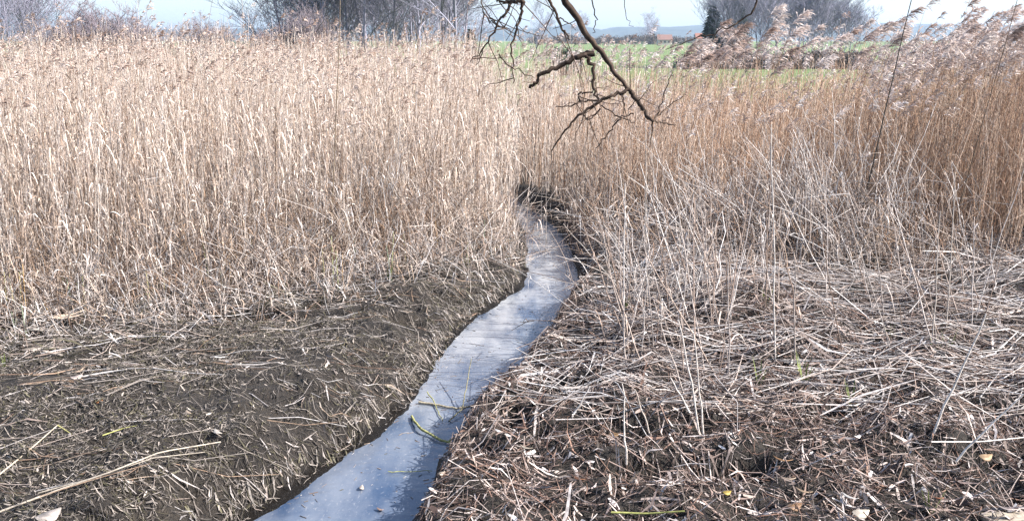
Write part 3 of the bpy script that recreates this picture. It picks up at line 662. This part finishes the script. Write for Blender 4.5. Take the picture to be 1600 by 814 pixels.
LV = [(1223, 719, 'orange brown', (.42, .24, .12), .11), (905, 748, 'russet', (.33, .15, .08), .10), (1328, 777, 'white', (.7, .66, .62), .09), (1345, 803, 'pale buff', (.66, .58, .48), .1),
      (1572, 795, 'pale pinkish', (.6, .5, .45), .11), (1256, 768, 'tan', (.5, .36, .24), .09), (1242, 792, 'brown', (.40, .24, .14), .09), (1465, 778, 'rust red', (.36, .14, .07), .06),
      (1232, 748, 'buff', (.58, .45, .33), .08), (1136, 770, 'yellow', (.55, .40, .10), .05), (77, 807, 'pale grey', (.55, .48, .43), .13), (340, 676, 'white', (.68, .62, .55), .08),
      (294, 645, 'buff', (.55, .44, .34), .06), (120, 590, 'pale pink', (.6, .5, .45), .08), (155, 628, 'orange', (.48, .22, .10), .05), (822, 700, 'cream', (.62, .54, .42), .08), (1540, 715, 'tan', (.5, .34, .2), .09),
      (960, 680, 'orange brown', (.45, .27, .13), .07), (690, 740, 'cream', (.62, .52, .42), .05), (594, 796, 'pink brown', (.5, .34, .27), .05), (565, 762, 'pale', (.6, .52, .45), .05)]
WH = ['beside the fallen reeds', 'close to the dark hollow', 'at the bottom', 'at the bottom edge', 'in the bottom right corner']
for i, (px, py, cn, c, L) in enumerate(LV):
    inw = px in (594, 565)
    where = 'floating near the bottom of the stream' if inw else ('on the left mud' if px < 650 else 'on the right bank litter')
    pos = 'near the bottom edge' if py > 785 else ('in the lower litter' if py > 700 else 'by the upper litter')
    if px < 650 and not inw: pos = 'near the bottom corner' if py > 785 else ('by the long fallen reed' if py > 670 else 'among the chaff')
    if inw:
        q = on_plane(px, py, WZ + .006)
    blade(px, py, L, L * .28, rng.uniform(0, 3), tuple(v * .8 for v in c), f'{cn} dead leaf {where}' + ('' if inw else ' ' + pos), 'dead_leaf', 'leaf', (WZ + 0.008 - float(zg(*on_plane(px, py)[:2])) if inw else .05), .3, 'dead leaves on the ground')
SH = [(1185, 612), (1250, 600), (1460, 556), (1330, 640), (975, 497), (938, 312), (966, 330), (1062, 345), (1255, 618), (1480, 545), (1195, 505), (1390, 515), (232, 462), (130, 400), (607, 440), (610, 350), (775, 380), (730, 415), (8, 570), (1452, 800), (1640, 640)]
def shoot(px, py, i):
    q = on_plane(px, py + 10); q[2] = float(zg(q[0], q[1])) - 0.02
    r = np.random.default_rng(900 + i); a = Acc(); n = 7
    t = np.linspace(0, 1, 4)[None, :, None]; L = r.uniform(.10, .24, n); ph = r.uniform(0, 6.28, n)
    D = np.stack([np.cos(ph) * .35, np.sin(ph) * .35, np.ones(n)], 1)
    P = q + D[:, None, :] * L[:, None, None] * t; W = np.stack([-np.sin(ph), np.cos(ph), np.zeros(n)], 1)[:, None, :] * (np.array([.6, 1, .8, .1]) * .006)[None, :, None]
    a.ribbons(P, W, np.array([.17, .20, .065]) * r.uniform(.7, 1.2, (n, 1)))
    side = 'at the foot of the left bed' if px < 780 else ('among the fallen reeds on the right bank' if py > 420 else 'at the foot of the right bed')
    tag(a.build('green_shoot', M_LEAF, None, q), 'small tuft of fresh green blades ' + side, 'shoot', 'green shoots ' + side)
for i, s_ in enumerate(SH[:-1]): shoot(*s_, i)
# end of a sawn board in the corner
q = on_plane(1578, 812, .06); bx = Acc()
v = [(sx * .13, sy * .05, sz * .016) for sz in (-1, 1) for sx, sy in ((-1, -1), (1, -1), (1, 1), (-1, 1))]
bx.raw(np.array(v) + q, [(0, 3, 2, 1), (4, 5, 6, 7), (0, 1, 5, 4), (1, 2, 6, 5), (2, 3, 7, 6), (3, 0, 4, 7)], (.32, .27, .21))
o = tag(bx.build('wooden_board', M_LITTER, None, q, smooth=False), 'pale sawn board end on the litter in the bottom right corner', 'board')
mb = o.modifiers.new('edge', 'BEVEL'); mb.width = .004; mb.segments = 2
o.rotation_euler = (0.05, 0.03, 0.1)

# ------------------------------------------------------------------ overhanging willow (stands left of the camera, its bough crosses above the frame)
D0 = 3.6
def br(pts, r0, r1, D=D0, dz=0.0):
    P = np.array([at_depth(p[0], p[1], D + (p[2] if len(p) > 2 else 0)) for p in pts]); K = 4 * len(P); s = np.linspace(0, len(P) - 1, K)
    Q = np.stack([np.interp(s, np.arange(len(P)), P[:, j]) for j in range(3)], 1)
    Q[1:-1] = (Q[:-2] + Q[1:-1] * 2 + Q[2:]) / 4
    return Q, np.linspace(r0, r1, K)
BK = np.array([[.070, .048, .036]])
tr = np.array([(-3.3, 0.9, -0.1), (-3.2, 1.0, 1.0), (-3.05, 1.15, 2.0), (-2.8, 1.4, 2.9), (-2.4, 1.7, 3.6)])
willow = empty('willow_tree', (-3.3, 0.9, 0), 'dark bare branch hanging into the picture from the top centre', 'tree')
wo = np.array([-3.3, 0.9, 0.0])
Acc().tubes(tr[None], np.array([[.24, .19, .16, .13, .10]]), BK, 12).build('trunk', M_BARK, willow, wo)
bough = np.array([(-2.4, 1.7, 3.6), (-1.8, 2.2, 3.75), (-1.1, 2.8, 3.6), (-.5, 3.2, 3.3), (-.1, 3.45, 3.05), tuple(at_depth(858, -60, 3.58))])
Acc().tubes(bough[None], np.array([[.10, .075, .06, .05, .031, .018]]), BK, 10).build('bough', M_BARK, willow, wo)
BRS = [([(858, -60), (885, 0), (908, 42), (937, 82), (960, 113), (985, 143)], .0165, .0072),
       ([(985, 143), (1002, 165), (1020, 190, -.05)], .011, .006),
       ([(928, 84), (910, 86), (898, 93), (865, 108), (842, 120), (838, 130), (828, 138)], .012, .006),
       ([(915, 88), (927, 105), (926, 135), (936, 156)], .009, .005),
       ([(985, 141), (962, 147), (935, 158), (905, 180), (880, 205), (862, 236)], .0085, .003),
       ([(936, 157), (908, 158), (888, 166), (868, 168)], .004, .002), ([(905, 158), (904, 146), (926, 145)], .005, .003),
       ([(938, 170), (924, 186), (912, 180)], .004, .002), ([(975, 144), (974, 178)], .003, .002),
       ([(990, 148), (998, 165), (1010, 182), (1020, 192)], .005, .003), ([(1020, 190, -.05), (1018, 215), (1016, 228)], .003, .0015),
       ([(1020, 190, -.05), (1040, 192), (1056, 196)], .004, .002), ([(1022, 186, -.05), (1046, 165), (1068, 150)], .003, .0015), ([(1024, 184), (1040, 140), (1050, 110)], .003, .0012),
       ([(940, 165), (970, 185), (992, 192)], .003, .002), ([(970, 186), (950, 208), (930, 232)], .004, .002), ([(990, 178), (970, 182), (960, 190)], .003, .0015)]
for i, (p, a_, b_) in enumerate(BRS):
    Q, rr = br(p, a_, b_); Q[1:-1] += np.random.default_rng(i).normal(0, .0035, Q[1:-1].shape)
    Acc().tubes(Q[None], rr[None], BK, 8 if a_ > .01 else 5).build('branch', M_BARK, willow, wo)
BR2 = [([(770, -150), (800, -40), (812, 2), (818, 6)], .012, .009), ([(812, 2), (795, 3), (776, 3)], .008, .004), ([(800, 3), (790, 22), (776, 42), (758, 75), (735, 97)], .006, .002),
       ([(818, 4), (812, 30), (804, 55), (800, 95), (802, 130)], .006, .002), ([(776, 40), (762, 30), (750, 10)], .003, .0015), ([(778, 42), (792, 44)], .003, .001),
       ([(840, -100), (855, -5), (870, 28), (880, 50), (890, 62)], .007, .003), ([(872, 30), (890, 36), (900, 48)], .003, .001), ([(760, -90), (752, 8), (768, 28), (776, 38)], .003, .0015),
       ([(1195, -60), (1182, 0), (1168, 28), (1140, 44), (1110, 52), (1075, 64), (1040, 78)], .0045, .0015), ([(918, -40), (924, 8), (932, 30), (926, 52)], .003, .0015),
       ([(960, -50), (975, 20), (990, 42)], .0018, .001), ([(780, 85), (800, 108), (835, 122)], .003, .0015)]
for i, (p, a_, b_) in enumerate(BR2):
    Q, rr = br(p, a_, b_, 3.35); Q[1:-1] += np.random.default_rng(i + 50).normal(0, .004, Q[1:-1].shape)
    Acc().tubes(Q[None], rr[None], BK, 6).build('branch', M_BARK, willow, wo)
tw = np.random.default_rng(404)
for i, (p, a_, b_) in enumerate(BRS[:8] + BR2[:7]):
    Q, rr = br(p, a_, b_, D0 if i < 8 else 3.35)
    for k in range(4):
        q = Q[tw.integers(2, len(Q))]; d = np.array([tw.normal(.1, .6), tw.normal(0, .5), tw.normal(-.35, .5)]); L = tw.uniform(.06, .22)
        d /= np.linalg.norm(d); t = np.linspace(0, 1, 5)[:, None]; P = q + d * L * t + tw.normal(0, .006, (5, 3)) * t
        Acc().tubes(P[None], np.linspace(.0022, .0009, 5)[None], BK * 1.6, 4).build('twig', M_BARK, willow, wo)
# limbs above the frame that carry the twigs
for a_, b_ in ((bough[2], at_depth(770, -150, 3.35)), (bough[3], at_depth(840, -100, 3.35)), (bough[3], at_depth(1195, -60, 3.35)), (bough[4], at_depth(918, -40, 3.35)), (bough[4], at_depth(960, -50, 3.35)), (bough[2], at_depth(760, -90, 3.35))):
    t = np.linspace(0, 1, 6)[:, None]; P = a_ * (1 - t) + b_ * t; P[:, 2] += .12 * np.sin(np.linspace(0, math.pi, 6))
    Acc().tubes(P[None], np.linspace(.014, .005, 6)[None], BK, 6).build('branch', M_BARK, willow, wo)

# ------------------------------------------------------------------ bare trees, conifers, bushes
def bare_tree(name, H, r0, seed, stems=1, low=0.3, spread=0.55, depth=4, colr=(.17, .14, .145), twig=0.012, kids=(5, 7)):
    r = random.Random(seed); tk = Acc(); cr = Acc(); col = np.array([colr])
    def grow(p, d, L, rad, lev):
        K = 5; pts = [p]
        for k in range(K - 1):
            d = d + np.array([r.gauss(0, .10), r.gauss(0, .10), r.gauss(.03, .06)]); d /= np.linalg.norm(d); pts.append(pts[-1] + d * L / (K - 1))
        P = np.array(pts); (tk if lev == 0 else cr).tubes(P[None], np.linspace(rad, max(rad * .45, twig * .5), K)[None], col * r.uniform(.8, 1.2), 6 if lev == 0 else 3)
        if lev >= depth: return
        n = r.randint(*kids) + (5 if lev == 0 else 0)
        for k in range(n):
            t = r.uniform(low if lev == 0 else .2, 1); f = t * (K - 1); i = min(int(f), K - 2); q = P[i] + (P[i + 1] - P[i]) * (f - i)
            ax = np.array([r.gauss(0, 1), r.gauss(0, 1), r.gauss(.1, .4)]); ax /= np.linalg.norm(ax)
            nd = d * (1 - spread) + ax * spread + np.array([0, 0, .12]); nd /= np.linalg.norm(nd)
            grow(q, nd, L * r.uniform(.35, .6) * (1.15 - .4 * t), max(rad * r.uniform(.3, .5), twig * .6), lev + 1)
    for s_ in range(stems):
        d = np.array([r.gauss(0, .06 if stems == 1 else .35), r.gauss(0, .06 if stems == 1 else .35), 1.0]); d /= np.linalg.norm(d)
        grow(np.array([r.gauss(0, .1) * (stems > 1), r.gauss(0, .1) * (stems > 1), -.2]), d, H * (1 if stems == 1 else r.uniform(.6, .9)), r0, 0)
    root = bpy.data.objects.new(name, None); COL.objects.link(root)
    tk.build('trunk', M_BARK, root); cr.build('crown', M_BARK, root)
    return root
def spruce(name, H, seed):
    r = np.random.default_rng(seed); root = bpy.data.objects.new(name, None); COL.objects.link(root)
    Acc().tubes(np.array([[[0, 0, -.2], [0, 0, H * .5], [0, 0, H]]]), np.array([[.16, .09, .02]]) * H / 9, np.array([[.07, .05, .04]]), 6).build('trunk', M_BARK, root)
    a = Acc(); n = 1150; t = r.uniform(.04, 1, n) ** .9; ph = r.uniform(0, 6.28, n); rad = H * .31 * (1 - t) * r.uniform(.35, 1.1, n) + .05
    b = np.stack([np.cos(ph) * rad * .5, np.sin(ph) * rad * .5, t * H], 1); L = H * .07 * r.uniform(.5, 1.3, n)
    q = np.linspace(0, 1, 3)[None, :, None]; d = np.stack([np.cos(ph), np.sin(ph), r.normal(-.25, .25, n)], 1)
    S = np.stack([-np.sin(ph), np.cos(ph), r.normal(0, .5, n)], 1)
    a.ribbons(b[:, None, :] + d[:, None, :] * (L + rad * .5)[:, None, None] * q, S[:, None, :] * (np.array([.4, 1, .2]) * H * .022)[None, :, None], np.array([.045, .075, .055]) * r.uniform(.6, 1.4, (n, 1)))
    a.build('crown', M_NEEDLE, root); return root
def bush(name, H, W_, seed, col, n=900):
    r = np.random.default_rng(seed); root = bpy.data.objects.new(name, None); COL.objects.link(root)
    ph = r.uniform(0, 6.28, 14); t = np.linspace(0, 1, 4)[None, :, None]
    D = np.stack([np.cos(ph) * W_ * .4, np.sin(ph) * W_ * .4, np.full(14, H * .8)], 1)
    Acc().tubes(D[:, None, :] * t - np.array([0, 0, .1]), .03, np.array([[.06, .05, .04]]), 4).build('trunk', M_BARK, root)
    a = Acc(); u = r.normal(0, 1, (n, 3)); u /= np.linalg.norm(u, axis=1, keepdims=True); rr = r.uniform(.3, 1, n) ** .5
    lump = 1 + .35 * np.sin(u[:, 0] * 4 + seed) * np.cos(u[:, 1] * 5) + r.normal(0, .1, n)
    b = np.stack([u[:, 0] * W_ * .5, u[:, 1] * W_ * .5, H * .5 + u[:, 2] * H * .5], 1) * 1.0; b[:, :2] *= (rr * lump)[:, None]; b[:, 2] = H * .5 + (b[:, 2] - H * .5) * rr * lump
    b[:, 2] = np.maximum(b[:, 2], .05)
    d = r.normal(0, 1, (n, 3)); S = r.normal(0, 1, (n, 3)); q = np.linspace(-.5, .5, 3)[None, :, None]
    a.ribbons(b[:, None, :] + d[:, None, :] * H * .07 * q, S[:, None, :] * (np.array([.4, 1, .3]) * H * .035)[None, :, None], np.array(col) * r.uniform(.5, 1.4, (n, 1)))
    a.build('crown', M_LEAF, root); return root

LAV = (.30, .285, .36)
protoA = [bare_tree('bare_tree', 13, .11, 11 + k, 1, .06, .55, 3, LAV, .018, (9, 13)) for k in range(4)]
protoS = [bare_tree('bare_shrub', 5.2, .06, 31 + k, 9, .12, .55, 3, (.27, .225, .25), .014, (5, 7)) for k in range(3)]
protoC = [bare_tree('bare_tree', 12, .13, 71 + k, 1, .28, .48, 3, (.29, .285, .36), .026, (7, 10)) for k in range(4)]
used = {}
def place(pl, i, px, Yd, sc, label, group, cat='tree', name=None, rz=None):
    p = pl[i % len(pl)]; o = p if p.name not in used else copy_tree(p); used[p.name] = 1
    q = at_depth(px, 60, Yd); o.location = (q[0], Yd, float(zg(q[0], Yd)) - .05); o.scale = (sc,) * 3; o.rotation_euler = (0, 0, rng.uniform(0, 6.28) if rz is None else rz)
    tag(o, label, cat, group); return o
ct = 0
for px in np.concatenate([np.linspace(505, 725, 26), np.linspace(440, 520, 6)]):
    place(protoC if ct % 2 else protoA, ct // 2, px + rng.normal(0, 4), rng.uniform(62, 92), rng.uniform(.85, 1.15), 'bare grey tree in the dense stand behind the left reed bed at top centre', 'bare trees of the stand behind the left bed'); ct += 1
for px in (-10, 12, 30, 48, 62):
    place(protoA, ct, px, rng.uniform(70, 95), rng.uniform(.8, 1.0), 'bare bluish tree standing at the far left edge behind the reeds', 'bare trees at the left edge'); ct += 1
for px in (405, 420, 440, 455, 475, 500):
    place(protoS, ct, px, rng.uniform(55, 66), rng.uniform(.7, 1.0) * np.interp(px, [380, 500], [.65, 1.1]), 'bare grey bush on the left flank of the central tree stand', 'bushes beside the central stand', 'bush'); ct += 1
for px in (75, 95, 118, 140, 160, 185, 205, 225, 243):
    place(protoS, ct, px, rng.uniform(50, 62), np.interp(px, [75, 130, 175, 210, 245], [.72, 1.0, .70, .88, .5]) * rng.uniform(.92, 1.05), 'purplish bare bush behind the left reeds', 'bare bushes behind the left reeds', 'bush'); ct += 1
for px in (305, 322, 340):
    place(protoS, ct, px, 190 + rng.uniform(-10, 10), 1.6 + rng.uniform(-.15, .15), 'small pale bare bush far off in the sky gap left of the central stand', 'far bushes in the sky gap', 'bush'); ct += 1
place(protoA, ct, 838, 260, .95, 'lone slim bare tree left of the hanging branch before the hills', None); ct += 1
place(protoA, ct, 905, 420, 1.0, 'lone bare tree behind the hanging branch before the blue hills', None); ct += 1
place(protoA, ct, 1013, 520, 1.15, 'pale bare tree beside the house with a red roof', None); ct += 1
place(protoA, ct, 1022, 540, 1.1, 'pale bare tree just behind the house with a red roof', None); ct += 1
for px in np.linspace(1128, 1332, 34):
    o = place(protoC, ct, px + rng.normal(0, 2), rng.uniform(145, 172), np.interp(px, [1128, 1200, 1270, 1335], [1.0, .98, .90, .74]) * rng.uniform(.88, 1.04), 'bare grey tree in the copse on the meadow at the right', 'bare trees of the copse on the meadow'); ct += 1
sp_ = [spruce('spruce_tree', 10, 3)]
for px, sc, Yd, lb in ((1112, .98, 150, 'dark spruce at the left end of the copse, the left one of two'), (1150, 1.08, 150, 'dark spruce at the left end of the copse, the taller right one of two'), (1130, .72, 152, 'small spruce between the two larger ones at the copse end'), (735, .40, 80, 'small dark green spruce at the right foot of the central stand')):
    p = sp_[0]; o = p if 's' not in used else copy_tree(p); used['s'] = 1
    q = at_depth(px, 60, Yd); o.location = (q[0], Yd, float(zg(q[0], Yd))); o.scale = (sc, sc, sc); tag(o, lb, 'tree')
bs = [bush('scrub_bush', 2.4, 4.5, 5 + k, (.13, .10, .085)) for k in range(3)]
for i, px in enumerate(np.linspace(1075, 1340, 17)):
    place(bs, i, px, rng.uniform(118, 138), rng.uniform(.8, 1.1), 'low brown scrub bush along the foot of the copse', 'scrub at the foot of the copse', 'bush')
for i, px in enumerate(np.linspace(835, 1100, 24)):
    place(bs, i, px + rng.normal(0, 4), rng.uniform(480, 560), rng.uniform(1.3, 2.4), 'dark bush in the hedge line along the top of the meadow', 'bushes of the hedge line on the meadow', 'bush')
gb = [bush('evergreen_bush', 2.6, 2.6, 55 + k, (.07, .10, .055)) for k in range(1)]
place(gb, 0, 882, 85, 1.0, 'dark green bush on the meadow below the hanging branch', None, 'bush')
place(gb, 0, 897, 92, .8, 'smaller grey green bush on the meadow right beside the first below the branch', None, 'bush')

def house(px, Yd, wd, hh, label, wall, roofc):
    q = at_depth(px, 60, Yd); z = float(zg(q[0], Yd)); root = empty('house', (q[0], Yd, z), label, 'house'); o = np.zeros(3)
    a = Acc(); x, y_ = wd / 2, wd * .35
    V = [(sx * x, sy * y_, zz) for zz in (-.5, hh) for sx, sy in ((-1, -1), (1, -1), (1, 1), (-1, 1))]
    a.raw(V, [(0, 1, 5, 4), (1, 2, 6, 5), (2, 3, 7, 6), (3, 0, 4, 7)], wall); a.raw([(-x, -y_, hh), (-x, y_, hh), (-x, 0, hh + wd * .3), (-x, 0, hh + wd * .3), (x, -y_, hh), (x, y_, hh), (x, 0, hh + wd * .3), (x, 0, hh + wd * .3)], [(0, 1, 2, 3), (4, 5, 6, 7)], wall)
    a.build('wall', M_PAINT, root, smooth=False)
    e = .4; rr = Acc(); top = hh + wd * .3
    for sy in (-1, 1):
        A = np.array([(-x - e, sy * (y_ + e), hh - .35), (x + e, sy * (y_ + e), hh - .35), (x + e, 0, top + .1), (-x - e, 0, top + .1)])
        B = A + np.array([0, 0, .22]); rr.raw(np.concatenate([A, B]), [(0, 1, 2, 3), (4, 5, 6, 7), (0, 1, 5, 4), (1, 2, 6, 5), (3, 0, 4, 7)], roofc)
    rf = rr.build('roof', M_PAINT, root, smooth=False)
    for k in range(3):
        wx = -x * .6 + k * x * .6; f = Acc(); f.raw([(wx - .5, -y_ - .03, hh * .4), (wx + .5, -y_ - .03, hh * .4), (wx + .5, -y_ - .03, hh * .75), (wx - .5, -y_ - .03, hh * .75)], [(0, 1, 2, 3)], (.05, .05, .06)); f.build('window', M_PAINT, root, smooth=False)
    return root
house(1038, 470, 7.0, 2.8, 'pale house with a red roof far off below the blue hills', (.55, .49, .41), (.24, .14, .115))
house(1098, 500, 8, 3.2, 'second small house with a dull roof right of the red roofed one', (.6, .5, .42), (.30, .14, .10))

# ------------------------------------------------------------------ haze
hz = bpy.data.meshes.new('haze')
x0, x1, y0, y1, z0, z1 = -4600, 4600, -400, 4600, -6, 120
V = [(a, b, c) for c in (z0, z1) for a, b in ((x0, y0), (x1, y0), (x1, y1), (x0, y1))]
hz.from_pydata(V, [], [(0, 3, 2, 1), (4, 5, 6, 7), (0, 1, 5, 4), (1, 2, 6, 5), (2, 3, 7, 6), (3, 0, 4, 7)])
hm = bpy.data.materials.new('haze_air'); hm.use_nodes = True; t = hm.node_tree; t.nodes.remove(t.nodes['Principled BSDF'])
pv = t.nodes.new('ShaderNodeVolumePrincipled'); pv.inputs['Color'].default_value = (.62, .79, 1, 1); pv.inputs['Density'].default_value = .00020; pv.inputs['Anisotropy'].default_value = 0.2
t.links.new(pv.outputs[0], t.nodes['Material Output'].inputs['Volume'])
hz.materials.append(hm); ho = bpy.data.objects.new('haze', hz); COL.objects.link(ho); ho['kind'] = 'stuff'
